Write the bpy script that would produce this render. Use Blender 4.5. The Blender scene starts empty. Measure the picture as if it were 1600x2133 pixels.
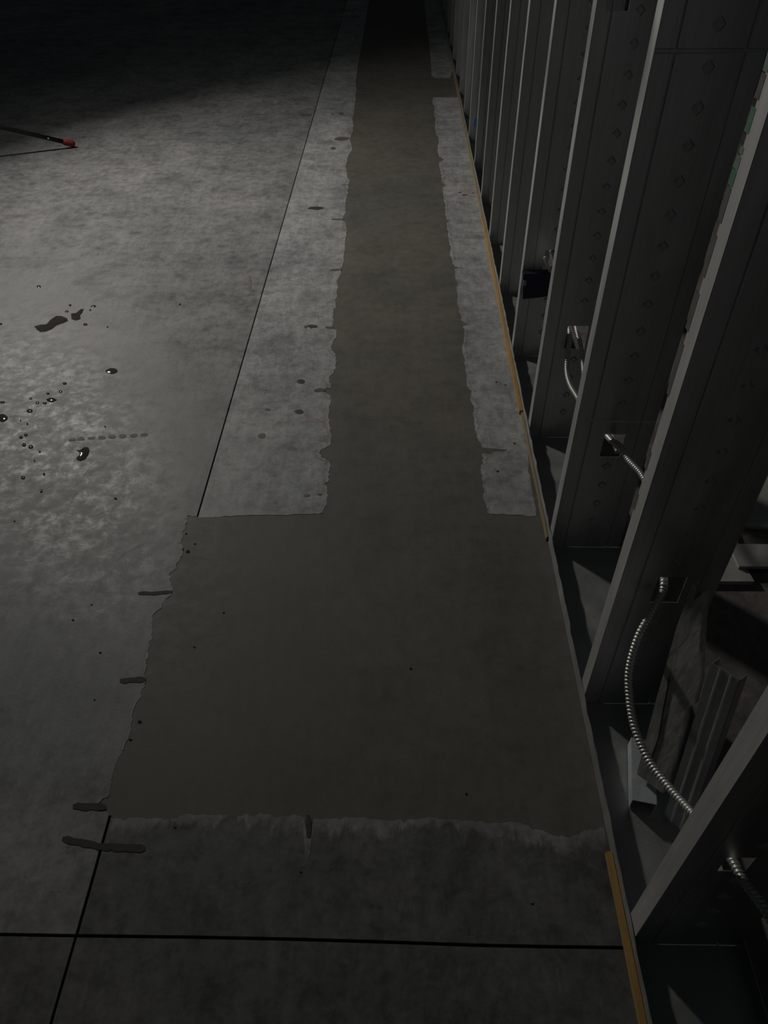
import bpy, bmesh, math, random
from mathutils import Vector, Matrix
from mathutils.geometry import delaunay_2d_cdt

scene = bpy.context.scene
COL = scene.collection
random.seed(7)

# ------------------------------------------------------------------ camera
H = 1.217                       # camera height above the slab (m)
FPX = 1559.3                    # focal length in pixels of the 1600x2133 frame
PITCH, YAW, ROLL = 0.7517, 0.0229, 0.0084
cp, sp = math.cos(PITCH), math.sin(PITCH)
R0 = Vector((math.cos(YAW), math.sin(YAW), 0))
FH = Vector((-math.sin(YAW), math.cos(YAW), 0))
ZZ = Vector((0, 0, 1))
FW = FH * cp - ZZ * sp
U0 = FH * sp + ZZ * cp
RT = R0 * math.cos(ROLL) - U0 * math.sin(ROLL)
UP = R0 * math.sin(ROLL) + U0 * math.cos(ROLL)
EYE = Vector((0, 0, H))
cam_data = bpy.data.cameras.new('camera')
cam = bpy.data.objects.new('camera', cam_data)
COL.objects.link(cam)
cam_data.sensor_fit = 'HORIZONTAL'
cam_data.sensor_width = 36.0
cam_data.lens = 36.0 * FPX / 1600.0
cam_data.clip_start = 0.02
cam_data.clip_end = 200
m = Matrix((RT, UP, -FW)).transposed().to_4x4()
m.translation = EYE
cam.matrix_world = m
scene.camera = cam

# ------------------------------------------------------------------ world + exposure
world = bpy.data.worlds.new('night')
scene.world = world
world.use_nodes = True
bg = world.node_tree.nodes['Background']
bg.inputs[0].default_value = (0.80, 0.94, 1.0, 1)
bg.inputs[1].default_value = 0.019
scene.view_settings.view_transform = 'Standard'
scene.view_settings.look = 'None'
scene.view_settings.exposure = 0.0
scene.view_settings.gamma = 1.0
scene.view_settings.use_curve_mapping = False

# the tripod work light: place, aim and power (its builder is further down)
LAMP = Vector((-2.15, 3.66, 1.75))
LAMP_AZ, LAMP_EL = math.radians(-24), math.radians(25)
LAMP_POWER = 24.0
LAMP_SPREAD = math.radians(132)

# ------------------------------------------------------------------ helpers
def ray(u, v):
    return FW * FPX + RT * (u - 800) + UP * (1066.5 - v)
def G(u, v, z=0.0):
    d = ray(u, v); return EYE + d * ((z - H) / d.z)
def PY(u, v, y):
    d = ray(u, v); return EYE + d * (y / d.y)
def PX(u, v, x):
    d = ray(u, v); return EYE + d * (x / d.x)

def tag(o, label=None, cat=None, group=None, kind=None):
    if label: o['label'] = label
    if cat: o['category'] = cat
    if group: o['group'] = group
    if kind: o['kind'] = kind
    return o
def empty(name, loc=(0, 0, 0)):
    o = bpy.data.objects.new(name, None); COL.objects.link(o)
    o.location = loc; o.empty_display_size = 0.05
    return o
def link(name, me, mat=None, parent=None, smooth=False):
    o = bpy.data.objects.new(name, me); COL.objects.link(o)
    if mat and not me.materials: me.materials.append(mat)
    if parent:
        o.parent = parent
        # parents are placed (possibly turned) before their parts: parts are given in world space
        o.matrix_parent_inverse = parent_inv(parent)
    if smooth:
        for p in me.polygons: p.use_smooth = True
    return o
def parent_inv(p):
    mm = Matrix.Identity(4)
    q = p
    chain = []
    while q:
        chain.append(q); q = q.parent
    for q in reversed(chain):
        mm = mm @ q.matrix_parent_inverse @ q.matrix_basis
    return mm.inverted()
def mesh(name, verts, faces):
    me = bpy.data.meshes.new(name)
    me.from_pydata([tuple(v) for v in verts], [], faces)
    me.update()
    return me
def fixn(me):
    bm = bmesh.new(); bm.from_mesh(me)
    bmesh.ops.recalc_face_normals(bm, faces=bm.faces)
    bm.to_mesh(me); bm.free(); return me
def box(c, s, M=None):
    """verts, faces of a box with centre c and size s, turned by matrix M"""
    vs = []
    for i in (-.5, .5):
        for j in (-.5, .5):
            for k in (-.5, .5):
                v = Vector((i * s[0], j * s[1], k * s[2]))
                if M: v = M @ v
                vs.append(Vector(c) + v)
    fs = [(0, 1, 3, 2), (4, 6, 7, 5), (0, 4, 5, 1), (2, 3, 7, 6), (0, 2, 6, 4), (1, 5, 7, 3)]
    return vs, fs
def box_obj(name, c, s, mat, parent=None, M=None, bev=0.0):
    vs, fs = box(c, s, M)
    me = mesh(name, vs, fs)
    if bev:
        bm = bmesh.new(); bm.from_mesh(me)
        bmesh.ops.recalc_face_normals(bm, faces=bm.faces)
        bmesh.ops.bevel(bm, geom=list(bm.edges), offset=bev, segments=2, affect='EDGES', profile=.5)
        bm.to_mesh(me); bm.free()
    return link(name, fixn(me), mat, parent)
def prism(name, pts, z0, z1, mat, parent=None):
    """a flat-topped slab with the outline pts (x, y); top z1, bottom z0"""
    n = len(pts)
    vs = [(p[0], p[1], z1) for p in pts] + [(p[0], p[1], z0) for p in pts]
    pv, _, pf, _, _, _ = delaunay_2d_cdt([Vector((p[0], p[1])) for p in pts], [], [list(range(n))], 1, 1e-7)
    tv = [(p.x, p.y, z1) for p in pv]; o = len(tv)
    fs = []
    for f in pf:
        a, b, c = (pv[k] for k in f[:3])
        fs.append(tuple(f) if (b - a).cross(c - a) > 0 else tuple(reversed(f)))
    ar = sum(pts[k][0] * pts[(k + 1) % n][1] - pts[(k + 1) % n][0] * pts[k][1] for k in range(n))
    for k in range(n):
        q = (k + 1) % n
        fs.append((o + k, o + n + k, o + n + q, o + q) if ar > 0 else (o + q, o + n + q, o + n + k, o + k))
    fs.append(tuple(range(o + n, o + 2 * n)))
    me = mesh(name, tv + vs, fs)
    return link(name, me, mat, parent)
def smooth_path(pts, n):
    """Catmull-Rom through pts, n samples per span"""
    P = [Vector(p) for p in pts]
    P = [P[0] * 2 - P[1]] + P + [P[-1] * 2 - P[-2]]
    out = []
    for i in range(1, len(P) - 2):
        a, b, c, d = P[i - 1:i + 3]
        for k in range(n):
            t = k / n
            out.append(.5 * ((2 * b) + (c - a) * t + (2 * a - 5 * b + 4 * c - d) * t * t + (3 * b - a - 3 * c + d) * t ** 3))
    out.append(P[-2].copy())
    return out
def resample(path, step):
    out = [path[0].copy()]; acc = 0.0
    for a, b in zip(path, path[1:]):
        L = (b - a).length; t = step - acc
        while t <= L:
            out.append(a.lerp(b, t / L)); t += step
        acc = (acc + L) % step
    return out
def tube(path, rad, seg=10, caps=True):
    """verts, faces of a swept tube; rad is a number or a function of the ring index"""
    vs, fs = [], []
    n = len(path)
    up = Vector((0.13, 0.2, 1)).normalized()
    prev = None
    for i, p in enumerate(path):
        t = (path[min(i + 1, n - 1)] - path[max(i - 1, 0)]).normalized()
        if prev is None:
            a = t.cross(up)
            if a.length < .05: a = t.cross(Vector((1, 0, 0)))
            a.normalize()
        else:
            a = (prev - t * prev.dot(t)).normalized()
        prev = a
        b = t.cross(a)
        r = rad(i) if callable(rad) else rad
        for k in range(seg):
            an = 2 * math.pi * k / seg
            rr = r(an) if callable(r) else r
            vs.append(p + a * (math.cos(an) * rr) + b * (math.sin(an) * rr))
    for i in range(n - 1):
        for k in range(seg):
            q = (k + 1) % seg
            fs.append((i * seg + k, i * seg + q, (i + 1) * seg + q, (i + 1) * seg + k))
    if caps:
        fs.append(tuple(range(seg))[::-1]); fs.append(tuple(range((n - 1) * seg, n * seg)))
    return vs, fs
def tube_obj(name, path, rad, mat, parent=None, seg=12):
    path = [Vector(p) for p in path]
    vs, fs = tube(path, rad, seg)
    return link(name, fixn(mesh(name, vs, fs)), mat, parent, smooth=True)

# ------------------------------------------------------------------ materials
def newmat(name):
    mt = bpy.data.materials.new(name); mt.use_nodes = True
    nt = mt.node_tree; b = nt.nodes['Principled BSDF']
    return mt, nt, b
def coords(nt, scale=(1, 1, 1), rot=(0, 0, 0)):
    tc = nt.nodes.new('ShaderNodeTexCoord'); mp = nt.nodes.new('ShaderNodeMapping')
    mp.inputs['Scale'].default_value = scale; mp.inputs['Rotation'].default_value = rot
    nt.links.new(tc.outputs['Object'], mp.inputs['Vector'])
    return mp.outputs['Vector']
def noise(nt, vec, scale, detail=6, rough=.6, dist=0.0):
    n = nt.nodes.new('ShaderNodeTexNoise')
    n.inputs['Scale'].default_value = scale; n.inputs['Detail'].default_value = detail
    n.inputs['Roughness'].default_value = rough; n.inputs['Distortion'].default_value = dist
    nt.links.new(vec, n.inputs['Vector'])
    return n.outputs['Fac']
def ramp(nt, fac, stops):
    r = nt.nodes.new('ShaderNodeValToRGB'); cr = r.color_ramp
    while len(cr.elements) < len(stops): cr.elements.new(.5)
    for e, (p, c) in zip(cr.elements, stops):
        e.position = p
        e.color = c if len(c) == 4 else (*c, 1)
    nt.links.new(fac, r.inputs['Fac'])
    return r.outputs['Color']
def mix(nt, fac, a, b, mode='MIX'):
    n = nt.nodes.new('ShaderNodeMix'); n.data_type = 'RGBA'; n.blend_type = mode
    for sock, val in ((n.inputs[0], fac), (n.inputs[6], a), (n.inputs[7], b)):
        if hasattr(val, 'links'): nt.links.new(val, sock)
        else: sock.default_value = val if not isinstance(val, tuple) else (*val, 1) if len(val) == 3 else val
    return n.outputs[2]
def bump(nt, b, hgt, strength, dist=.002):
    n = nt.nodes.new('ShaderNodeBump'); n.inputs['Strength'].default_value = strength
    n.inputs['Distance'].default_value = dist
    nt.links.new(hgt, n.inputs['Height']); nt.links.new(n.outputs['Normal'], b.inputs['Normal'])
def g3(v, t=(1, 1, 1)): return (v * t[0], v * t[1], v * t[2])

def concrete(name, lo, hi, tint=(1, .975, .95), tint2=(.97, 1.0, 1.0), rlo=.48, rhi=.72, spec=.35, bmp=.2, mott=1.0):
    mt, nt, b = newmat(name)
    v = coords(nt)
    big = noise(nt, v, 1.7, 4, .55, .2)
    mid = noise(nt, v, 7.0, 7, .66, .15)
    spk = noise(nt, v, 30.0, 7, .72, .25)
    fine = noise(nt, v, 120, 5, .7)
    brush = noise(nt, coords(nt, (11, 2.4, 1), (0, 0, .5)), 5.0, 7, .7, .3)
    scr = noise(nt, coords(nt, (60, 2.5, 1), (0, 0, -.6)), 3.0, 3, .6, .6)
    c1 = ramp(nt, big, [(.30, g3(lo, tint2)), (.70, g3(hi, tint))])
    c2 = ramp(nt, mid, [(.34, (1 - .30 * mott,) * 3), (.52, (1, 1, 1)), (.70, (1 + .16 * mott,) * 3)])
    c5 = ramp(nt, spk, [(.36, (1 - .26 * mott,) * 3), (.52, (1, 1, 1)), (.68, (1 + .18 * mott,) * 3)])
    c3 = ramp(nt, fine, [(.3, (1 - .10 * mott,) * 3), (.7, (1 + .08 * mott,) * 3)])
    c4 = ramp(nt, brush, [(.35, (1 - .15 * mott,) * 3), (.62, (1 + .05 * mott,) * 3)])
    c6 = ramp(nt, scr, [(.66, (1, 1, 1)), (.72, (1 + .22 * mott,) * 3)])
    c = c1
    for q in (c2, c5, c3, c4, c6): c = mix(nt, 1.0, c, q, 'MULTIPLY')
    nt.links.new(c, b.inputs['Base Color'])
    rg = ramp(nt, mix(nt, .28, ramp(nt, spk, [(.3, (0, 0, 0)), (.7, (1, 1, 1))]), ramp(nt, mid, [(.35, (0, 0, 0)), (.65, (1, 1, 1))])), [(.25, (rlo,) * 3), (.75, (rhi,) * 3)])
    nt.links.new(rg, b.inputs['Roughness'])
    b.inputs['Specular IOR Level'].default_value = spec
    bump(nt, b, fine, bmp, .0015)
    return mt
def plain(name, col, rough=.5, metal=0.0, var=.15, scale=30, stretch=(1, 1, 1), bmp=0.0, spec=.5):
    mt, nt, b = newmat(name)
    v = coords(nt, stretch)
    n = noise(nt, v, scale, 5, .6)
    c = ramp(nt, n, [(.3, g3(1 - var, col)), (.7, g3(1 + var, col))])
    nt.links.new(c, b.inputs['Base Color'])
    b.inputs['Roughness'].default_value = rough; b.inputs['Metallic'].default_value = metal
    b.inputs['Specular IOR Level'].default_value = spec
    if bmp: bump(nt, b, n, bmp, .001)
    return mt
def galvanised(name, col, rlo=.32, rhi=.5, metal=.8):
    mt, nt, b = newmat(name)
    v = coords(nt, (1, 1, .25))
    n = noise(nt, v, 14, 6, .6, .3); f = noise(nt, coords(nt, (1, 1, .04)), 260, 3, .5)
    c = ramp(nt, n, [(.3, g3(.84, col)), (.7, g3(1.1, col))])
    d = ramp(nt, f, [(.3, (.9, .9, .9)), (.7, (1.05, 1.05, 1.05))])
    nt.links.new(mix(nt, 1.0, c, d, 'MULTIPLY'), b.inputs['Base Color'])
    nt.links.new(ramp(nt, n, [(.3, (rlo,) * 3), (.7, (rhi,) * 3)]), b.inputs['Roughness'])
    b.inputs['Metallic'].default_value = metal
    return mt
def wood(name, lo, hi, stretch=(60, 3, 60)):
    mt, nt, b = newmat(name)
    v = coords(nt, stretch)
    n = noise(nt, v, 1.6, 8, .7, 1.2)
    nt.links.new(ramp(nt, n, [(.3, lo), (.5, g3(.5, tuple(a + c for a, c in zip(lo, hi)))), (.7, hi)]), b.inputs['Base Color'])
    b.inputs['Roughness'].default_value = .75
    bump(nt, b, n, .5, .001)
    return mt

M_SLAB = concrete('old_slab_concrete', .20, .30, rlo=.43, rhi=.70, spec=.34)
M_STRIP = concrete('strip_concrete', .30, .42, (1, .985, .97), (.96, .99, 1.0), .42, .65)
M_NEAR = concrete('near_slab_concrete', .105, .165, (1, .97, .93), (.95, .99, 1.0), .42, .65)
M_BACK = concrete('back_room_concrete', .14, .21, (1.0, .86, .80), (1, .90, .85), .6, .8, .3)
M_PATCH = concrete('fresh_patch_concrete', .118, .155, (1.0, .92, .77), (.98, .95, .84), .55, .72, .35, .12, .45)
M_SMEAR = concrete('cement_film', .36, .50, (1, .98, .95), (1, .98, .95), .6, .8, .3)
def film(mt, base=None):
    nt = mt.node_tree; b = nt.nodes['Principled BSDF']
    at = nt.nodes.new('ShaderNodeAttribute'); at.attribute_name = 'fade'
    n = noise(nt, coords(nt, (1, .45, 1)), 55, 6, .7, .5)
    a = nt.nodes.new('ShaderNodeMath'); a.operation = 'MULTIPLY_ADD'; a.inputs[1].default_value = 1.5; a.inputs[2].default_value = -.75
    nt.links.new(n, a.inputs[0])
    if base: at = nt.nodes.new('ShaderNodeValue'); at.outputs[0].default_value = base
    c = nt.nodes.new('ShaderNodeMath'); c.operation = 'ADD'; nt.links.new(at.outputs['Fac'] if not base else at.outputs[0], c.inputs[0]); nt.links.new(a.outputs[0], c.inputs[1])
    d = nt.nodes.new('ShaderNodeMapRange'); d.inputs[1].default_value = .28; d.inputs[2].default_value = .75; d.inputs[4].default_value = .85
    nt.links.new(c.outputs[0], d.inputs[0]); nt.links.new(d.outputs[0], b.inputs['Alpha'])
film(M_SMEAR)
M_SMEAR2 = concrete('near_cement_film', .25, .35, (1, .97, .94), (1, .97, .94), .6, .8, .3)
film(M_SMEAR2)
M_JOINT = plain('joint_dirt', (.03, .026, .022), .95, scale=60)
M_MARK = plain('mortar_in_saw_cut', (.105, .096, .083), .85, scale=80)
M_MARK2 = plain('faint_mortar', (.17, .158, .142), .85, scale=80)
M_DASH = plain('faint_dash', (.20, .193, .182), .85, scale=80)
M_DARKMARK = plain('dark_near_mark', (.055, .050, .044), .85, scale=80)
M_OIL = plain('oil_spot', (.045, .040, .034), .6, scale=80)
M_HOLE = plain('pit_dark', (.012, .011, .010), .95)
M_PINK = plain('pink_marking_paint', (.31, .26, .25), .8, var=.2, scale=90)
M_RED = plain('red_marking_paint', (.15, .075, .072), .8, var=.2, scale=90)
M_CHALK = concrete('pale_scuff', .34, .44, (1, .98, .95), (1, .98, .95), .5, .7)
film(M_CHALK, .42)
M_WET = plain('wet_film', (.062, .056, .048), .05, spec=.5, scale=50)
M_GALV = galvanised('galvanised_steel', (.58, .595, .60))
M_TRACK = galvanised('galvanised_track', (.36, .36, .35), .45, .65, .6)
M_DUSTY = galvanised('dusty_galvanised', (.40, .39, .38), .5, .7, .35)
M_ARMOR = galvanised('cable_armour', (.60, .59, .56), .36, .5, .7)
M_SHINY = galvanised('bright_bluish_galvanised', (.62, .66, .69), .3, .42, .35)
M_YELLOW = wood('yellow_wood', (.26, .155, .045), (.45, .28, .085), (90, 4, 90))
M_TAN = wood('tan_wood', (.20, .15, .085), (.33, .25, .15), (90, 4, 90))
M_GREYWOOD = wood('weathered_wood', (.17, .167, .158), (.52, .51, .48), (45, 45, 3))
M_BOARD = plain('grey_board', (.33, .32, .30), .85, var=.18, scale=18, bmp=.2)
M_NAVY = plain('navy_plastic', (.012, .017, .042), .45, var=.1)
M_PALE = plain('pale_sheath', (.52, .51, .47), .5, var=.08)
M_BLUE = plain('blue_tape', (.05, .13, .36), .6)
M_GREEN = plain('green_label', (.03, .15, .075), .6, var=.12, scale=60)
M_PALEGREEN = plain('faded_label', (.12, .17, .14), .7, var=.12, scale=60)
M_GREYLABEL = plain('dirty_label', (.09, .087, .078), .8, var=.3, scale=60)
M_BLACK = plain('black_paint', (.018, .018, .019), .4)
M_REDCAP = plain('red_rubber', (.26, .022, .024), .55)
M_ALU = plain('lamp_aluminium', (.5, .5, .5), .4, .8)

# ================================================================== THE SETTING: floor
XW, Y0, SP, DEP = .3495, .3766, .4064, .1524     # wall face, first stud, stud spacing, stud depth
XJ = -.472                                       # saw-cut joint parallel to the wall
XR = .352                                        # where the slab strips run under the track
XL, YF, YN = -7.0, 12.5, -2.2

def jag(pts, amp=.0016, lv=3, seed=1):
    rnd = random.Random(seed)
    P = [Vector((p[0], p[1])) for p in pts]
    for l in range(lv):
        Q = []
        for a, b in zip(P, P[1:]):
            Q.append(a); d = b - a
            if d.length > .006:
                nrm = Vector((-d.y, d.x)).normalized()
                Q.append((a + b) / 2 + nrm * rnd.uniform(-1, 1) * min(amp * (.75 ** l), d.length * .22))
        Q.append(P[-1]); P = Q
    return P
def px(lst): return [G(u, v) for u, v in lst]

trench_left = px([(745.7, 136), (741.6, 174), (740, 210), (735, 256), (733.5, 278), (729, 288), (733, 300), (733, 308), (724, 329),
    (721, 354), (725, 372), (726.7, 381), (724, 395), (722, 410), (720, 427), (720, 443), (714.4, 457), (720, 468), (721, 484), (718.5, 509),
    (716, 533), (713, 555), (710, 566), (701, 585), (703.5, 600), (702, 612), (699.6, 635), (694, 647), (695, 670), (690, 680), (697, 685), (701, 694),
    (692.6, 715), (690, 726.6), (699.6, 738), (698.5, 759), (695, 773.5), (685.6, 785), (691.4, 801.6), (690, 808), (675, 811), (662, 813), (675, 817), (686.8, 822.7),
    (691.4, 834), (685.6, 848.5), (686.8, 876.7), (690, 905), (689, 926), (682, 930.6), (666, 936), (665, 945), (670, 954), (681, 958.7),
    (686.8, 975), (684.4, 1003), (675, 1009), (682, 1022), (679.7, 1041), (675, 1059.6), (671.5, 1070)])
far_l = Vector((trench_left[0].x, YF, 0))
strip_bottom = px([(671.5, 1070), (640, 1071), (600, 1073), (540, 1073), (480, 1076), (450, 1077), (416, 1078)])
wide_left = px([(409, 1076), (390, 1074), (387, 1090), (380, 1107), (376.7, 1128), (379, 1145), (375.5, 1161.6), (368, 1183), (353, 1195), (355, 1211.5),
    (359, 1230.5), (349, 1245), (337.5, 1264), (321, 1278), (317, 1311), (317, 1325.5), (310, 1342), (309, 1370.6), (304, 1394), (303, 1420),
    (295, 1439.5), (288, 1458), (272, 1514), (246.5, 1578), (230.5, 1639), (224, 1660), (206, 1672), (205, 1690), (226, 1697)])
near_top = px([(235, 1706), (262.5, 1709), (285, 1703), (298, 1703), (336, 1704.6), (368, 1704.6), (381, 1698), (432, 1698), (480, 1701), (520, 1699), (560, 1696),
    (578.5, 1703), (604, 1699.5), (635, 1703), (638.6, 1745), (648, 1745), (650, 1703), (680, 1704), (708, 1708), (735.8, 1703), (833, 1705.6), (840, 1715),
    (856, 1706.5), (953, 1708), (999, 1710), (1087, 1714), (1110, 1729), (1161, 1742.6), (1193.6, 1742.6), (1217, 1729), (1258, 1725.5)])
strip2_left = px([(902, 203), (902, 216.6), (905.6, 226), (905.6, 243), (906.8, 263), (909, 277.6), (913, 285), (911.7, 307), (915, 326), (925, 333), (915, 338.5),
    (918, 360.5), (921.5, 380), (929, 384), (922.7, 390), (927.6, 424), (930, 456), (938, 459), (932, 463), (932, 473), (933.7, 492), (938.5, 514), (941, 541),
    (947, 556), (960, 558), (948, 561), (948, 570), (953, 595), (953, 626), (957, 643), (960, 668), (974, 676), (964, 680), (963.6, 730),
    (969, 752.5), (973.7, 784), (977, 811), (982, 814), (980.5, 829), (985, 842.5), (985, 860.5), (989.5, 892), (995, 914.5), (1004, 930), (1025, 935), (1060, 936), (1048, 942),
    (1026, 944), (1005, 943.7), (1007.5, 955), (1000.7, 977.5), (1005, 1011), (1008.6, 1040.5), (1014, 1067.5)])
strip2_bottom = px([(1014, 1067.5), (1023, 1071), (1050, 1071), (1079.5, 1072), (1097.5, 1075), (1117, 1074)])
strip2_right = px([(1117, 1074), (1115.5, 1056), (1109, 1030), (1106.5, 1004.5), (1101, 985), (1102, 966), (1100, 940)])
island = px([(892.5, 75), (897.5, 125), (899, 155), (903, 161), (906, 162.5), (937.5, 162.5), (940, 158), (941, 150)])
cross = px([(-40, 1944), (0, 1945), (160, 1950), (400, 1953), (600, 1957), (800, 1963), (1000, 1970), (1150, 1973), (1300, 1975)])

trench_left = jag(trench_left, .0048, 3, 3); strip_bottom = jag(strip_bottom, .002, 2, 4); wide_left = jag(wide_left, .004, 3, 5)
near_top = jag(near_top, .004, 3, 6); strip2_left = jag(strip2_left, .0045, 3, 8); strip2_bottom = jag(strip2_bottom, .002, 2, 9)
strip2_right = jag(strip2_right, .002, 2, 10)
cross = [Vector((p.x, p.y)) for p in cross]
j_near = [Vector((p.x, p.y)) for p in px([(228, 1700), (195, 1820), (158, 1950), (105, 2133)])]
def y_cross(x):
    for a, b in zip(cross, cross[1:]):
        if a.x <= x <= b.x: return a.y + (b.y - a.y) * (x - a.x) / (b.x - a.x)
    return cross[0].y if x < cross[0].x else cross[-1].y

floor = empty('floor')
tag(floor, 'old grey concrete floor slab with saw-cut joints and a dark patched trench', kind='structure')
ZB = -.06
gj = .0022                                        # half the width of the long joint
V2 = lambda x, y: Vector((x, y))
xjn = j_near[2].x
# slab panels
prism('slab_panel', [V2(XJ - gj, YF)] + [V2(XJ - gj, wide_left[0].y)] + wide_left + [V2(p.x - .0018, p.y) for p in j_near[:2]] + [V2(xjn - .0018, y_cross(xjn) + .003)]
      + [V2(XL, cross[0].y + .003), V2(XL, YF)], ZB, 0, M_SLAB, floor)
prism('slab_panel', [V2(XJ + gj, strip_bottom[-1].y)] + list(reversed(strip_bottom))[1:-1] + list(reversed(trench_left)) + [V2(far_l.x, YF), V2(XJ + gj, YF)], ZB, 0, M_STRIP, floor)
prism('slab_panel', [V2(XR, strip2_left[0].y)] + strip2_left[:-1] + strip2_bottom[:-1] + strip2_right + [V2(XR, strip2_right[-1].y + .02)], ZB, 0, M_STRIP, floor)
isl = [Vector((p.x, p.y)) for p in island]
prism('slab_panel', [V2(isl[0].x - .01, YF)] + isl + [V2(XR, isl[-1].y + .03), V2(XR, YF)], ZB, 0, M_STRIP, floor)
cr_r = [p for p in cross if xjn + .01 < p.x < XR - .03]
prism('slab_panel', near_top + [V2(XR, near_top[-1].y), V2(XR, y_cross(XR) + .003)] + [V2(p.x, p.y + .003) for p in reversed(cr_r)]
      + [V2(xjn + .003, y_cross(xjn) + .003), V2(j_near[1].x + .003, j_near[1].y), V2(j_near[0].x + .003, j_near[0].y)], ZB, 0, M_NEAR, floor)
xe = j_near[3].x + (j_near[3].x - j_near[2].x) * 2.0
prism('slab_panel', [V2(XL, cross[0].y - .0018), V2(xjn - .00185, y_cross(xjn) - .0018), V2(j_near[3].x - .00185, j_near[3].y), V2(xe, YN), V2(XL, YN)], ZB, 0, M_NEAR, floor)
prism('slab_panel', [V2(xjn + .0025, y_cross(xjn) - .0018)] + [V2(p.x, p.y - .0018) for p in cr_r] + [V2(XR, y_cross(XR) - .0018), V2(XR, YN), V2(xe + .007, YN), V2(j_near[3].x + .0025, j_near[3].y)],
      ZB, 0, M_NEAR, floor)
prism('slab_panel', [V2(XR + .001, YF), V2(XR + .001, YN), V2(5.0, YN), V2(5.0, YF)], ZB, 0, M_BACK, floor)
# the patched trench: one pour of darker, newer concrete, a hair below the slab
mg = .012
tl = [V2(min(p.x for p in trench_left[k:k + 12]) - mg, trench_left[k].y) for k in range(0, len(trench_left) - 8, 12)]
wl_ = [V2(min(p.x for p in wide_left[k:k + 10]) - mg, wide_left[k].y) for k in range(4, len(wide_left) - 14, 10)]
patch = ([V2(far_l.x - mg, YF)] + tl + [V2(tl[-1].x, strip_bottom[0].y + .012), V2(XJ + .01, strip_bottom[-1].y + .006), V2(XJ - .002, strip_bottom[-1].y + .002)] + wl_ + [V2(wl_[-1].x, near_top[0].y + .006), V2(j_near[0].x + .004, near_top[0].y + .006), V2(j_near[0].x + .004, near_top[0].y - .03), V2(XR, near_top[-1].y - .05), V2(XR, YF)])
pt = prism('trench_patch', patch, ZB, -.0003, M_PATCH, floor)
pt['label'] = 'smooth dark brown-grey concrete patch filling the trench'
prism('joint_bed', [V2(XL, YF), V2(5, YF), V2(5, YN), V2(XL, YN)], -.08, -.006, M_JOINT, floor)['label'] = 'dark dirt at the bottom of the saw cuts'

# the dark hall around: block walls far outside the pool of light
M_HALL = plain('hall_wall_paint', (.10, .10, .105), .85, var=.1, scale=3)
for nm, c_, s_, lb_ in (('wall_far', (-1, YF + .1, 1.85), (12.4, .2, 3.7), 'dark end wall of the hall'), ('wall_left', (XL - .1, 5.15, 1.85), (.2, 14.9, 3.7), 'dark side wall of the hall'),
                        ('wall_right', (5.1, 5.15, 1.85), (.2, 14.9, 3.7), 'dark wall of the room behind the studs'), ('wall_near', (-1, YN - .1, 1.85), (12.4, .2, 3.7), 'dark wall behind the camera')):
    tag(box_obj(nm, c_, s_, M_HALL), lb_, kind='structure')

# thin film of cement smeared on the slab along the cut edges
def smear(path, side, wmin, wmax, seed, gaps=.25, mat=None):
    rnd = random.Random(seed); vs, fs = [], []; run = []
    def flush():
        if len(run) > 2:
            b = len(vs)
            for e, o in run: vs.extend([(e.x, e.y, .0005), (o.x, o.y, .0005)])
            for k in range(len(run) - 1): fs.append((b + 2 * k, b + 2 * k + 1, b + 2 * k + 3, b + 2 * k + 2))
        run.clear()
    w = (wmin + wmax) / 2; on = True; left = 20
    n = Vector(side); ax = 1 if abs(n.x) > .5 else 0; sgn = 1 if path[-1][ax] > path[0][ax] else -1; last = None
    for i, p in enumerate(path):
        if last is not None and (p[ax] - last) * sgn < .0008: continue      # the film never doubles back over itself
        last = p[ax]
        w = min(wmax, max(wmin, w + rnd.uniform(-1, 1) * (wmax - wmin) * .35))
        left -= 1
        if left <= 0:
            on = rnd.random() > gaps; left = rnd.randint(5, 22)
            if not on: flush(); left = rnd.randint(2, 9)
        if on: run.append((p, p + n * w))
    flush()
    me = fixn(mesh('cement_smear', vs, fs))
    for p in me.polygons:
        if p.normal.z < 0: p.flip()
    at = me.attributes.new('fade', 'FLOAT', 'POINT')
    for k in range(len(me.vertices)): at.data[k].value = 1.0 if k % 2 == 0 else 0.0
    o = link('cement_smear', me, mat or M_SMEAR, floor)
    o['label'] = 'pale smear of cement along the cut edge'
smear(trench_left, (-1, 0), .006, .030, 1)
smear(strip_bottom, (0, 1), .002, .006, 2)
smear(strip2_left, (1, 0), .005, .024, 3)
smear(strip2_bottom, (0, 1), .003, .009, 4, .1)
smear(near_top, (0, -1), .015, .06, 5, .05, M_SMEAR2)
smear(wide_left, (-1, 0), .001, .012, 6, .6)

# marks on the slab --------------------------------------------------
def blob(name, pts, mat, z=.0007, dome=0.0, label=None):
    c = sum(pts, Vector((0, 0, 0))) / len(pts); n = len(pts)
    vs = [(p.x, p.y, .0001) for p in pts]
    vs += [(c.x + (p.x - c.x) * .82, c.y + (p.y - c.y) * .82, z + dome * .7) for p in pts] + [(c.x, c.y, z + dome)]
    fs = []
    for i in range(n):
        j = (i + 1) % n
        fs += [(i, j, n + j, n + i), (n + i, n + j, 2 * n)]
    me = fixn(mesh(name, vs, fs))
    o = link(name, me, mat, floor, smooth=dome > 0)
    if label: o['label'] = label
    return o
def ell(u, v, w, h, k=14, jit=.18, seed=0):
    rnd = random.Random(seed * 7 + int(u * 3 + v)); out = []
    for i in range(k):
        a = 2 * math.pi * i / k; q = 1 + rnd.uniform(-jit, jit)
        out.append(G(u + math.cos(a) * w / 2 * q, v + math.sin(a) * h / 2 * q))
    return out
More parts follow.
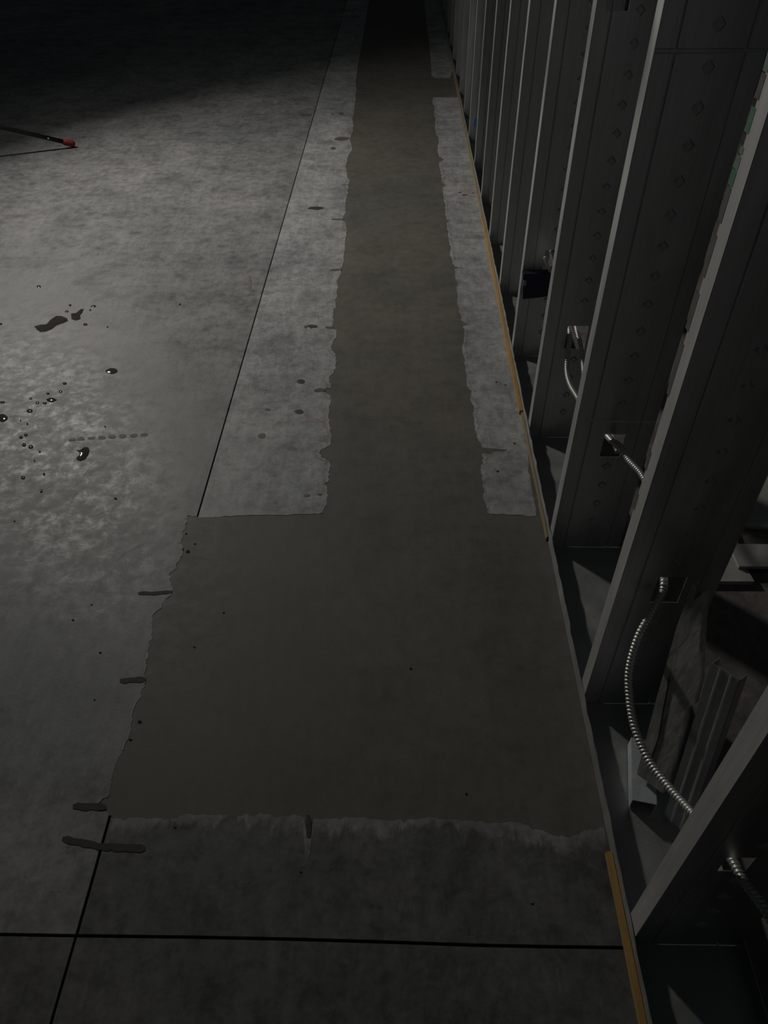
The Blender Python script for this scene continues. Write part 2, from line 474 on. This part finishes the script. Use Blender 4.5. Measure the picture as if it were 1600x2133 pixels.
def stroke(name, pts, w, mat, label=None, z=.0007, jit=.25, seed=0):
    rnd = random.Random(seed + int(pts[0][0])); P = []
    for a, b in zip(pts, pts[1:]):
        L = math.hypot(b[0] - a[0], b[1] - a[1]); k = max(2, int(L / 9))
        for i in range(k): P.append((a[0] + (b[0] - a[0]) * i / k, a[1] + (b[1] - a[1]) * i / k))
    P.append(pts[-1]); up, dn = [], []
    for i, p in enumerate(P):
        q, r = P[max(i - 1, 0)], P[min(i + 1, len(P) - 1)]
        L = math.hypot(r[0] - q[0], r[1] - q[1]) or 1; nx, ny = -(r[1] - q[1]) / L, (r[0] - q[0]) / L
        e = .55 if i in (0, len(P) - 1) else 1
        a = w / 2 * e * (1 + rnd.uniform(-jit, jit)); c = w / 2 * e * (1 + rnd.uniform(-jit, jit))
        up.append(G(p[0] + nx * a, p[1] + ny * a)); dn.append(G(p[0] - nx * c, p[1] - ny * c))
    vs = [(p.x, p.y, z) for p in up] + [(p.x, p.y, z) for p in dn]
    n = len(up); fs = [(i, i + 1, n + i + 1, n + i) for i in range(n - 1)]
    me = mesh(name, vs, fs)
    for p in me.polygons:
        if p.normal.z < 0: p.flip()
    o = link(name, me, mat, floor)
    if label: o['label'] = label
    return o
for a, w, mt in [([(585, 237), (606, 236)], 5, M_MARK2), ([(623, 239), (649, 240)], 6, M_MARK), ([(697, 290), (728, 288)], 7, M_MARK), ([(712, 385), (727, 385)], 4, M_MARK2),
                 ([(690, 457), (716, 457.5)], 4, M_MARK), ([(688, 563), (712, 562)], 4.5, M_MARK), ([(678, 682), (697, 683)], 6, M_MARK), ([(288, 1236), (325, 1236), (358, 1233)], 7, M_DARKMARK),
                 ([(250, 1419), (270, 1417), (304, 1416)], 12, M_DARKMARK), ([(152, 1680), (190, 1681), (222, 1682)], 14, M_DARKMARK), ([(130, 1747), (165, 1754), (205, 1763), (250, 1766), (303, 1768)], 15, M_DARKMARK),
                 ([(655, 814), (678, 813)], 8, M_MARK)]:
    stroke('saw_overcut', a, w, mt, 'short dark saw overcut across the slab')
for k, u in enumerate((150, 168, 190, 212, 233, 255, 278, 300)):
    stroke('scuff_dash', [(u - 7, 917 - k * 1.6), (u + 8, 916 - k * 1.6)], 7, M_DASH, 'faint dark dash of a scuff line', jit=.5)
for u, v, w, h, mt in [(658, 434, 34, 7, M_OIL), (650, 680, 22, 8, M_OIL), (637, 681, 8, 6, M_MARK), (627, 795, 18, 10, M_OIL), (622, 858, 20, 10, M_OIL), (557, 853, 14, 6, M_MARK2),
                       (545, 908, 18, 12, M_MARK2), (693, 238, 6, 5, M_MARK2), (711, 237, 12, 5, M_MARK), (694, 309, 12, 6, M_MARK), (520, 590, 9, 34, M_MARK2), (666, 1030, 9, 4, M_MARK), (640, 1032, 14, 6, M_MARK2)]:
    blob('oil_spot', ell(u, v, w, h), mt, label='small dark spot on the slab')
for u, v, w in [(391, 1149, 9), (381, 1145, 5), (388, 1112, 5), (406, 1133, 5), (241, 1039, 7), (191, 1260, 5), (152, 1292, 6), (209, 1360, 6), (197, 1458, 5), (291, 1504, 9), (272, 1541, 7), (405, 1348, 5),
                (466, 1276, 5), (1037, 982, 6), (627, 1817, 6), (1109, 1883, 7), (856, 1393, 6), (365, 1724, 6), (1034, 796, 4), (1053, 802, 4), (1072, 924, 5), (972, 1654, 6), (375, 634, 5), (30, 1086, 5)]:
    blob('pit', ell(u, v, w, w * .8, 8), M_HOLE, .0004, label='tiny dark pit in the concrete')
for u, v, w, h, mt in [(968, 406, 12, 4, M_RED), (958, 401, 8, 3, M_RED), (985, 402, 4, 3, M_RED), (661, 876, 46, 9, M_PINK), (975, 398, 40, 10, M_PINK)]:
    blob('paint_mark', ell(u, v, w, h), mt, .0006 if mt is M_PINK else .0009, label='faint red marking paint')
for pts_, w in [([(150, 1042), (156, 1028), (159, 1006), (180, 986), (212, 972), (228, 960), (246, 976)], 6), ([(0, 840), (40, 835), (60, 815), (90, 800)], 3), ([(170, 1082), (215, 1068), (250, 1060)], 5),
                ([(240, 1168), (262, 1150), (310, 1126)], 5), ([(5, 866), (70, 868), (92, 876)], 4), ([(655, 655), (656, 672)], 2), ([(662, 650), (664, 678)], 2), ([(672, 640), (673, 672)], 2),
                ([(1115, 1770), (1085, 1795)], 3), ([(1150, 1772), (1172, 1786)], 4)]:
    stroke('pale_scratch', pts_, w, M_CHALK, 'pale scratch on the slab', z=.0005, jit=.5)

stroke('saw_overcut', [(642.5, 1698), (643, 1722), (643.5, 1746)], 10, M_DARKMARK, 'short dark saw overcut across the slab', z=.0010)
# spilt water: dark where it mirrors the dark room, bright where it mirrors the lamp
def poly(lst): return [G(u, v) for u, v in lst]
WL = 'small splash of water on the slab'
blob('water_splash', poly([(71, 680), (80, 677), (93, 678), (104, 667), (117, 658), (128, 658), (140, 663), (142, 669), (130, 674), (118, 678), (108, 686), (96, 691), (84, 692), (77, 687)]), M_WET, .0008, .0004, WL)
blob('water_splash', poly([(148, 653), (158, 652), (168, 644), (175, 643), (172, 651), (167, 657), (168, 665), (158, 668), (149, 665)]), M_WET, .0008, .0004, WL)
for u, v, w, h in [(81, 597, 9, 6), (195, 638, 11, 5), (188, 646, 5, 4), (146, 636, 6, 5), (139, 649, 8, 5), (178, 676, 10, 6), (2, 675, 6, 5), (224, 681, 4, 4), (233, 773, 25, 12), (107, 833, 22, 9), (93, 840, 9, 5),
                   (62, 856, 13, 8), (78, 839, 8, 6), (135, 799, 9, 6), (126, 816, 8, 6), (100, 820, 7, 5), (64, 830, 7, 5), (5, 838, 12, 5), (6, 871, 20, 17), (44, 911, 8, 7), (54, 906, 8, 7), (50, 927, 9, 8), (64, 931, 11, 8),
                   (92, 988, 5, 7), (48, 995, 9, 8), (86, 1023, 6, 8), (72, 960, 3, 5), (219, 889, 3, 5), (83, 941, 4, 5), (57, 883, 4, 5), (43, 876, 3, 5)]:
    blob('water_drop', ell(u, v, w, h, 16, .10), M_WET, .0008, .0004, 'drop of water on the slab')
blob('water_splash', poly([(158, 937), (166, 938), (176, 931), (184, 932), (187, 939), (184, 948), (178, 957), (168, 961), (160, 958), (159, 953), (165, 949), (166, 942)]), M_WET, .0009, .0003, 'shiny wet splash mirroring the lamp')

# ================================================================== METAL STUD WALL
def grid_sheet(name, sl, zl, fn, skip, mat, parent, th=.0011):
    """sheet metal as a grid of quads; fn(s, z) -> point; skip(sm, zm) leaves a hole"""
    vs, fs = [], []
    for z in zl:
        for s in sl: vs.append(fn(s, z))
    n = len(sl)
    for j in range(len(zl) - 1):
        for i in range(n - 1):
            if skip((sl[i] + sl[i + 1]) / 2, (zl[j] + zl[j + 1]) / 2): continue
            a = j * n + i; fs.append((a, a + 1, a + n + 1, a + n))
    me = mesh(name, vs, fs)
    o = link(name, me, mat, parent)
    md = o.modifiers.new('thickness', 'SOLIDIFY'); md.thickness = th; md.offset = 0
    return o
ST = 3.05
def dimple_mesh():
    vs, fs = [], []
    for q, d in ((1.0, 0.0), (.62, -.0030), (.45, -.0030), (.30, -.0016)):
        for i in range(8):
            a = 2 * math.pi * i / 8; r = (.0108 if i % 2 == 0 else .0086) * q
            vs.append((math.cos(a) * r * .92, d, math.sin(a) * r))
    for j in range(3):
        for i in range(8):
            q = (i + 1) % 8; fs.append((j * 8 + i, j * 8 + q, (j + 1) * 8 + q, (j + 1) * 8 + i))
    fs.append(tuple(range(24, 32)))
    me = fixn(mesh('dimple', vs, fs)); me.materials.append(M_GALV)
    return me
DIMPLE = dimple_mesh()
HOLES = {0: [(.046, .080, .268, .308)], 1: [(.056, .100, .292, .352)], 2: [(.060, .100, .262, .319)], 3: [(.052, .100, .268, .330), (.016, .058, .955, 1.02)],
         4: [(.054, .096, .275, .335)]}
GROOVE_Z = {2: (.352, .975)}
WHICH = ['nearest', 'second', 'third', 'fourth', 'fifth', 'sixth', 'seventh', 'eighth', 'ninth', 'tenth', 'eleventh', 'twelfth', 'thirteenth', 'fourteenth',
         'fifteenth', 'sixteenth', 'seventeenth', 'eighteenth', 'nineteenth', 'twentieth', 'twenty-first']
EXTRA = {0: 'cut off by the right edge', 1: 'with torn green label bits along its bright flange', 2: 'with a cable through its square hole',
         3: 'with two looping cables at its low web hole', 4: 'carrying the dark navy box', 5: 'just beyond the navy box', 9: 'with a scrap of blue tape'}
def make_stud(i):
    y = Y0 + i * SP
    st = empty('metal_stud', (XW, y, 0))
    ex = EXTRA.get(i)
    tag(st, (WHICH[i] + ' galvanized wall stud from the camera' + (', ' + ex if ex else ' along the bare framing')), 'stud', 'galvanized studs of the open wall')
    holes = HOLES.get(i, [])
    sl = {0, .0262, .0275, .0292, .0305, DEP - .0305, DEP - .0292, DEP - .0275, DEP - .0262, DEP}
    zl = {0.002, ST}
    for h in holes: sl |= {h[0], h[1]}; zl |= {h[2], h[3]}
    for z in GROOVE_Z.get(i, ()): zl |= {z - .004, z - .0015, z + .0015, z + .004}
    if i < 8: zl |= {.5, 1.0, 1.5}
    sl, zl = sorted(sl), sorted(zl)
    def off(s, z):
        d = 0.0
        for c in (.02835, DEP - .02835):
            if abs(s - c) < .0012: d = .0022
        for c in GROOVE_Z.get(i, ()):
            if abs(z - c) < .002: d = .0025
        return d
    web = grid_sheet('web', sl, zl, lambda s, z: (XW + s, y + off(s, z), z), lambda s, z: any(h[0] < s < h[1] and h[2] < z < h[3] for h in holes), M_GALV, st)
    for f, x in enumerate((XW, XW + DEP)):
        fl = grid_sheet('flange', [0, .012, .016, .031], [.002, 1.0, ST], lambda s, z: (x, y + s, z), lambda s, z: False, M_DUSTY if i in (0, 1) and f == 0 else M_GALV, st)
        sg = 1 if f == 0 else -1
        grid_sheet('lip', [0, .0065], [.002, ST], lambda s, z: (x + sg * s, y + .031, z), lambda s, z: False, M_GALV, fl)
    if i < 5:
        k = 0; z = .085
        while z < 1.55:
            if not any(h[0] - .012 < .079 < h[1] + .012 and h[2] - .014 < z < h[3] + .014 for h in holes) and not any(abs(z - c) < .014 for c in GROOVE_Z.get(i, ())):
                d = bpy.data.objects.new('dimple', DIMPLE); COL.objects.link(d)
                d.parent = web; d.matrix_parent_inverse = parent_inv(web)
                d.location = (XW + .079, y - .0004, z)
            z += .0512
    return st
NST = 21
studs = [make_stud(i) for i in range(NST)]

# torn paper labels along the far edge of the second stud's flange
yb = Y0 + SP + .0312
for (u0, v0), (u1, v1), mt, w in [((1600, 100), (1590, 146), M_PALEGREEN, .008), ((1590, 150), (1576, 205), M_GREYLABEL, .008), ((1571, 222), (1556, 276), M_GREEN, .0088), ((1547, 304), (1541, 318), M_PALEGREEN, .006),
                                  ((1540, 322), (1531, 350), M_PALEGREEN, .009), ((1531, 352), (1522, 386), M_GREEN, .0092), ((1521, 388), (1500, 462), M_GREYLABEL, .0085), ((1494, 490), (1466, 575), M_GREYLABEL, .0085),
                                  ((1458, 612), (1434, 690), M_GREYLABEL, .0085), ((1426, 718), (1392, 822), M_GREYLABEL, .0075), ((1356, 938), (1346, 978), M_GREYLABEL, .008), ((1330, 1026), (1322, 1062), M_GREYLABEL, .0095)]:
    za, zb = PX(u0, v0, XW).z, PX(u1, v1, XW).z
    rr = random.Random(int(v0))
    zs = [zb + (za - zb) * k / 4 for k in range(5)]
    vs, fs = [], []
    for z in zs:
        vs += [(XW - .0003, yb - .004, z), (XW - .0003, yb + w + rr.uniform(-.0012, .0008), z)]
    for k in range(4): fs.append((2 * k, 2 * k + 1, 2 * k + 3, 2 * k + 2))
    lb = link('paper_label', mesh('paper_label', vs, fs), mt, studs[1])
    lb.modifiers.new('thickness', 'SOLIDIFY').thickness = .0006
    lb['label'] = 'green scrap of label' if mt is M_GREEN else 'faded grimy scrap of label'

# bottom track (runner) ------------------------------------------------
trk = empty('bottom_track', (XW, 0, 0))
tag(trk, 'grey cement-spattered floor track that the studs stand in', 'track')
rt = random.Random(4)
ys = [YN]
while ys[-1] < Y0 + NST * SP:
    ys.append(ys[-1] + (.022 if ys[-1] < 3 else .12))
box_obj('track_web', (XW + DEP / 2, (ys[0] + ys[-1]) / 2, .0006), (DEP + .004, ys[-1] - ys[0], .0012), M_TRACK, trk)
for x, nm in ((XW - .0022, 'front'), (XW + DEP + .0022, 'rear')):
    vs, fs = [], []
    for yy in ys:
        w = rt.uniform(-.0012, .0012) if nm == 'front' else 0
        h = .031 + (rt.uniform(-.0016, .0012) if nm == 'front' else 0)
        vs += [(x, yy, .0005), (x + w * .3, yy, .016), (x + w, yy, h)]
    for k in range(len(ys) - 1):
        for q in (0, 1): fs.append((3 * k + q, 3 * k + 3 + q, 3 * k + 4 + q, 3 * k + 1 + q))
    o = link('track_flange', mesh('track_flange', vs, fs), M_TRACK, trk)
    o.modifiers.new('thickness', 'SOLIDIFY').thickness = .0012
trk2 = empty('top_track', (XW, 0, ST))
tag(trk2, 'galvanized ceiling track capping the stud wall above the frame', 'track')
box_obj('track_web', (XW + DEP / 2, (ys[0] + ys[-1]) / 2, ST + .0012), (DEP + .004, ys[-1] - ys[0], .0012), M_GALV, trk2)
for x in (XW - .0022, XW + DEP + .0022):
    box_obj('track_flange', (x, (ys[0] + ys[-1]) / 2, ST - .015), (.0012, ys[-1] - ys[0], .032), M_GALV, trk2)

# wood strips against the track --------------------------------------
def strip(name, y0, y1, w, h, mat, label, x1=XW - .0044, seed=1, n=14, zb=.0006):
    r = random.Random(seed); vs, fs = [], []
    for k in range(n + 1):
        t = k / n; y = y0 + (y1 - y0) * t
        dw, dh = r.uniform(-.0010, .0010), r.uniform(-.001, .001)
        vs += [(x1 - w + dw, y, zb), (x1, y, zb), (x1, y, h + dh), (x1 - w + dw, y, h + dh)]
    for k in range(n):
        a = 4 * k
        for q in range(4): fs.append((a + q, a + (q + 1) % 4, a + 4 + (q + 1) % 4, a + 4 + q))
    fs += [(3, 2, 1, 0), (4 * n, 4 * n + 1, 4 * n + 2, 4 * n + 3)]
    return tag(link(name, fixn(mesh(name, vs, fs)), mat), label, 'wood strip', 'wood strips along the track')
strip('wood_strip', -.6, .505, .0085, .013, M_YELLOW, 'yellow wood strip along the track at the bottom right of the picture', seed=2)
strip('wood_strip', 1.700, 3.05, .0085, .014, M_YELLOW, 'yellow wood strip along the track beside the navy box', seed=3)
strip('wood_strip', 1.21, 1.694, .0045, .012, M_TAN, 'narrow tan wood strip on the track just before the yellow one', seed=5)
strip('wood_strip', 3.06, 6.3, .0065, .012, M_TAN, 'long dull wood strip running along the track into the dark', seed=4, n=26)

# ================================================================== ARMOURED CABLES
def armour(name, pts, label, r=.0058, pitch=.0056, seg=14):
    path = resample(smooth_path(pts, 14), pitch / 6)
    def rad(i):
        return lambda a: r * (1 + .13 * (math.cos(2 * math.pi * (i / 6.0) + a)) - .05 * (math.cos(4 * math.pi * (i / 6.0) + 2 * a)))
    vs, fs = tube(path, rad, seg)
    return tag(link(name, fixn(mesh(name, vs, fs)), M_ARMOR, smooth=True), label, 'cable', 'armoured cables threaded through the studs')
armour('armored_cable', [(.409, 1.66, .312), (.409, 1.596, .309), (.406, 1.57, .273), (.402, 1.535, .246), (.403, 1.49, .238), (.409, 1.44, .240), (.417, 1.38, .246), (.424, 1.28, .275), (.424, 1.189, .305), (.428, 1.15, .322),
                         (.436, 1.10, .325), (.448, 1.05, .330), (.450, .98, .330), (.440, .88, .328), (.4225, .80, .332), (.418, .778, .324), (.409, .765, .318), (.393, .745, .301), (.376, .722, .279), (.363, .690, .246),
                         (.360, .66, .225), (.362, .615, .204), (.373, .565, .195), (.388, .52, .203), (.400, .48, .220), (.407, .44, .245), (.411, .39, .280), (.413, .355, .293), (.424, .31, .305), (.448, .2, .31), (.46, .05, .30)],
       'ribbed steel cable threaded stud to stud, sagging in a bright loop at lower right')
armour('armored_cable', [(.425, 1.70, .322), (.4265, 1.64, .318), (.4265, 1.596, .310), (.430, 1.57, .300), (.434, 1.54, .278), (.434, 1.51, .264), (.432, 1.47, .251), (.432, 1.42, .246), (.434, 1.34, .262), (.438, 1.25, .287), (.437, 1.205, .290), (.437, 1.17, .290)],
       'shorter ribbed steel cable hanging at the fourth stud, right of the longer one', r=.0052)

# navy box on the fifth stud with two pale cable ends
ye = Y0 + 4 * SP
nb = empty('device_box', (XW + .04, ye, .19))
tag(nb, 'dark navy electrical box fixed low on the fifth stud', 'electrical box')
pts = [PY(u, v, ye - .03) for u, v in ((1090, 572), (1149, 570), (1141, 618), (1089, 624))]
fr = [(p.x, ye - .03, p.z) for p in pts]; bk = [(p.x, ye - .0015, p.z) for p in pts]
me = mesh('box_body', fr + bk, [(0, 1, 2, 3), (7, 6, 5, 4), (0, 4, 5, 1), (1, 5, 6, 2), (2, 6, 7, 3), (3, 7, 4, 0)])
bm = bmesh.new(); bm.from_mesh(me); bmesh.ops.recalc_face_normals(bm, faces=bm.faces)
bmesh.ops.bevel(bm, geom=list(bm.edges), offset=.0015, segments=2, affect='EDGES'); bm.to_mesh(me); bm.free()
link('box_body', me, M_NAVY, nb)
q = PY(1091, 590, ye - .032)
box_obj('mounting_tab', (q.x + .003, ye - .0315, q.z), (.009, .002, .016), M_DUSTY, nb, bev=.0005)
box_obj('clamp', (PY(1146, 566, ye - .03).x, ye - .022, PY(1146, 566, ye - .03).z + .004), (.016, .014, .010), M_BLACK, nb, bev=.001)
def stub(lst, ydep, label):
    path = smooth_path([PY(u, v, y) for (u, v), y in zip(lst, ydep)], 8)
    t = tube_obj('cable_end', path, .0042, M_PALE, None, 10)
    return tag(t, label, 'cable', 'pale cable ends above the navy box')
stub([(1147, 521), (1151, 531), (1154, 545), (1153, 560), (1148, 566)], [ye - .062, ye - .066, ye - .066, ye - .055, ye - .030], 'right-hand, taller pale cable end rising above the navy box')
stub([(1135, 535), (1139, 546), (1144, 558), (1146, 564)], [ye - .060, ye - .062, ye - .052, ye - .030], 'left-hand, shorter pale cable end rising above the navy box')

# scrap of blue tape on the tenth stud
y9 = Y0 + 9 * SP
tp = [PY(u, v, y9 - .002) for u, v in ((988, 247), (995, 246), (993, 262), (986, 263))]
me = mesh('tape_scrap', [(p.x, y9 - .002 - .002 * (k in (1, 2)), p.z) for k, p in enumerate(tp)], [(0, 1, 2, 3)])
o = link('tape_scrap', me, M_BLUE); o.modifiers.new('thickness', 'SOLIDIFY').thickness = .0006
tag(o, 'small scrap of blue tape stuck on the tenth stud', 'tape')

# ================================================================== OFFCUTS IN THE BAY AND BEHIND THE WALL
def frame_from(o, along, side):
    a = Vector(along).normalized(); s = Vector(side); s = (s - a * s.dot(a)).normalized(); n = a.cross(s)
    return Matrix((s, n, a)).transposed(), Vector(o)
# weathered board leaning on the web of the second stud
b0, b1 = Vector((.418, .604, .046)), Vector((.430, .705, .415))
A = (b1 - b0).normalized(); Sd = Vector((.6, -.8, 0)); Sd = (Sd - A * Sd.dot(A)).normalized(); N = A.cross(Sd)
L = (b1 - b0).length
outl = [(-.018, 0), (.022, 0), (.024, .22 * L), (.023, .40 * L), (.020, .46 * L), (.027, .50 * L), (.026, .62 * L), (.020, .70 * L), (.012, .84 * L), (.004, .99 * L), (-.004, .94 * L), (-.011, 1.0 * L), (-.016, .8 * L), (-.018, .4 * L)]
vs = []
for th in (0, .016):
    for s, t in outl: vs.append(b0 + Sd * (s * 1.25) + A * t + N * th)
n = len(outl)
fs = [tuple(range(n)), tuple(range(2 * n - 1, n - 1, -1))] + [(i, n + i, n + (i + 1) % n, (i + 1) % n) for i in range(n)]
lum = empty('broken_board', b0)
tag(lum, 'splintered grey wood board leaning in the bay behind the sagging cable', 'board')
link('board', fixn(mesh('board', vs, fs)), M_GREYWOOD, lum)
cr = [b0 + Sd * (s * 1.25) + A * t - N * .0006 for s, t in ((-.004, .12 * L), (-.002, .26 * L), (-.006, .42 * L), (-.0085, .56 * L))]
tube_obj('split', cr, .0009, M_HOLE, lum, 6)['label'] = 'dark split along the grain'
def channel(name, o, along, side, L, w, d, label, mat, th=.0012, ribs=True):
    """a short length of metal stud: web of width w, two flanges of depth d"""
    A = Vector(along).normalized(); S = Vector(side); S = (S - A * S.dot(A)).normalized(); N = A.cross(S); o = Vector(o)
    e = empty(name, o); tag(e, label, 'metal offcut')
    def P_(s, n_, t): return o + S * s + N * n_ + A * t
    sl = [-w / 2, -w * .2 - .002, -w * .2, -w * .2 + .002, w * .2 - .002, w * .2, w * .2 + .002, w / 2]
    vs, fs = [], []
    for t in (0, L):
        for k, s in enumerate(sl): vs.append(P_(s, -.0018 if (ribs and k in (2, 5)) else 0, t))
    m_ = len(sl)
    for k in range(m_ - 1): fs.append((k, k + 1, m_ + k + 1, m_ + k))
    ob = link('web', mesh('web', vs, fs), mat, e); ob.modifiers.new('thickness', 'SOLIDIFY').thickness = th
    for sg in (-1, 1):
        s = sg * w / 2
        ob = link('flange', mesh('flange', [P_(s, 0, 0), P_(s, -d, 0), P_(s, -d, L), P_(s, 0, L)], [(0, 1, 2, 3)]), mat, e)
        ob.modifiers.new('thickness', 'SOLIDIFY').thickness = th
    return e
channel('metal_offcut', (.454, .545, .02), (.004, .055, .25), (.6, -.8, 0), .33, .042, -.02, 'dark ribbed metal channel offcut leaning beside the splintered board', M_GALV)
channel('metal_offcut', (.410, .577, .032), (.020, .100, .002), (1, -.2, 0), .115, .038, -.029, 'short shiny bluish metal offcut lying in the track below the cable', M_SHINY, ribs=False)

# sheets of board lying on the floor behind the wall
def sheet(pts2, z0, z1, label, mat=M_BOARD):
    o = prism('board_sheet', [Vector(p) for p in pts2], z0, z1, mat)
    return tag(o, label, 'board', 'grey sheets on the floor behind the studs')
zz = .012
c1, c2 = G(1495, 1211, zz), G(1572, 1211, zz); c3 = G(1557, 1186, zz)
sheet([(c1.x - .03, c1.y), (c2.x, c2.y), (c3.x, c3.y), (c3.x + .02, c3.y + .26), (c1.x - .03, c1.y + .26)], .0006, zz, 'small grey board scrap on the floor behind the second stud')
d1 = G(1530, 1188, .0205); d2 = G(1545, 1133, .0205)
sheet([(c3.x - .02, d1.y + .012), (c3.x + .55, d1.y + .012), (c3.x + .55, d2.y), (c3.x - .02, d2.y)], zz + .0006, zz + .0086, 'wider grey sheet resting across the board scrap behind the studs')
e1 = G(1562, 1088); 
sheet([(e1.x - .03, e1.y - .02), (e1.x + .5, e1.y - .07), (e1.x + .52, e1.y + .2), (e1.x - .01, e1.y + .25)], .0006, .009, 'farther grey sheet on the floor beyond the board scrap')

# ================================================================== TRIPOD WORK LIGHT (left, mostly out of frame)
wl = empty('work_light', (LAMP.x, LAMP.y, 0))
tag(wl, 'black tripod work light at the left edge, leg ending in a red foot', 'work light')
tip = G(156, 307); tip.z = .014
nrm = Vector((math.cos(LAMP_AZ) * math.cos(LAMP_EL), math.sin(LAMP_AZ) * math.cos(LAMP_EL), -math.sin(LAMP_EL)))
back = LAMP - nrm * .10
hub = Vector((back.x, back.y, .262))
d0 = Vector((tip.x - hub.x, tip.y - hub.y, 0)); rl = d0.length; a0 = math.atan2(d0.y, d0.x)
for k in range(3):
    a = a0 + k * 2 * math.pi / 3
    tp_ = Vector((hub.x + math.cos(a) * rl, hub.y + math.sin(a) * rl, .015))
    dr = (hub - tp_).normalized()
    leg = tube_obj('leg', [tp_ + dr * .03, hub - dr * .02], .0105, M_BLACK, wl, 12)
    tube_obj('foot_cap', [tp_ - dr * .004, tp_ + dr * .006, tp_ + dr * .010, tp_ + dr * .046, tp_ + dr * .05], lambda i: (.011, .0145, .0150, .0150, .013)[i], M_REDCAP, leg, 14)['label'] = 'red rubber foot cap'
    rp = tp_ + dr * .118
    tube_obj('rivet', [rp + Vector((math.sin(a), -math.cos(a), 0)) * .013, rp - Vector((math.sin(a), -math.cos(a), 0)) * .013], .0042, M_ALU, leg, 8)
    br = tp_ + (hub - tp_) * .5
    tube_obj('brace', [br, Vector((hub.x + math.cos(a) * .02, hub.y + math.sin(a) * .02, .09))], .005, M_BLACK, wl, 8)
sdv = nrm.cross(ZZ).normalized(); upv = sdv.cross(nrm)
tube_obj('pole', [(back.x, back.y, .07), (back.x, back.y, .9)], .0145, M_BLACK, wl, 14)
tube_obj('pole_extension', [(back.x, back.y, .88), (back.x, back.y, back.z - .11)], .0105, M_ALU, wl, 12)
tube_obj('collar', [(hub.x, hub.y, .235), (hub.x, hub.y, .29)], .026, M_BLACK, wl, 14)
tube_obj('lower_collar', [(hub.x, hub.y, .075), (hub.x, hub.y, .11)], .024, M_BLACK, wl, 14)
tube_obj('clamp_collar', [(back.x, back.y, .86), (back.x, back.y, .92)], .021, M_BLACK, wl, 14)
tube_obj('clamp_knob', [(back.x + .02, back.y, .89), (back.x + .055, back.y, .89)], .013, M_BLACK, wl, 10)
MR = Matrix((sdv, nrm, upv)).transposed()
box_obj('housing', LAMP - nrm * .045, (.30, .060, .20), M_BLACK, wl, MR, .006)
for k in range(5): box_obj('cooling_fin', LAMP - nrm * .084 + sdv * (-.10 + .05 * k), (.008, .02, .16), M_BLACK, wl, MR)
mlens, nt, b = newmat('lamp_lens')
b.inputs['Emission Color'].default_value = (1, .97, .9, 1); b.inputs['Emission Strength'].default_value = 30
b.inputs['Base Color'].default_value = (.8, .8, .78, 1)
box_obj('lens', LAMP - nrm * .0135, (.26, .004, .16), mlens, wl, MR)
for sg in (-1, 1):
    tube_obj('yoke_arm', [back + sdv * (sg * .165) + nrm * .055, back + sdv * (sg * .165) - upv * .13, Vector((back.x, back.y, back.z - .125))], .008, M_BLACK, wl, 8)
ld = bpy.data.lights.new('work_light_beam', 'AREA')
ld.shape = 'RECTANGLE'; ld.size = .22; ld.size_y = .13; ld.spread = LAMP_SPREAD
ld.energy = LAMP_POWER; ld.color = (1.0, .965, .90)
lo = bpy.data.objects.new('work_light_beam', ld); COL.objects.link(lo)
lo.parent = wl; lo.matrix_parent_inverse = parent_inv(wl)
lo.rotation_mode = 'QUATERNION'; lo.location = LAMP + nrm * .004; lo.rotation_quaternion = nrm.to_track_quat('-Z', 'Y')
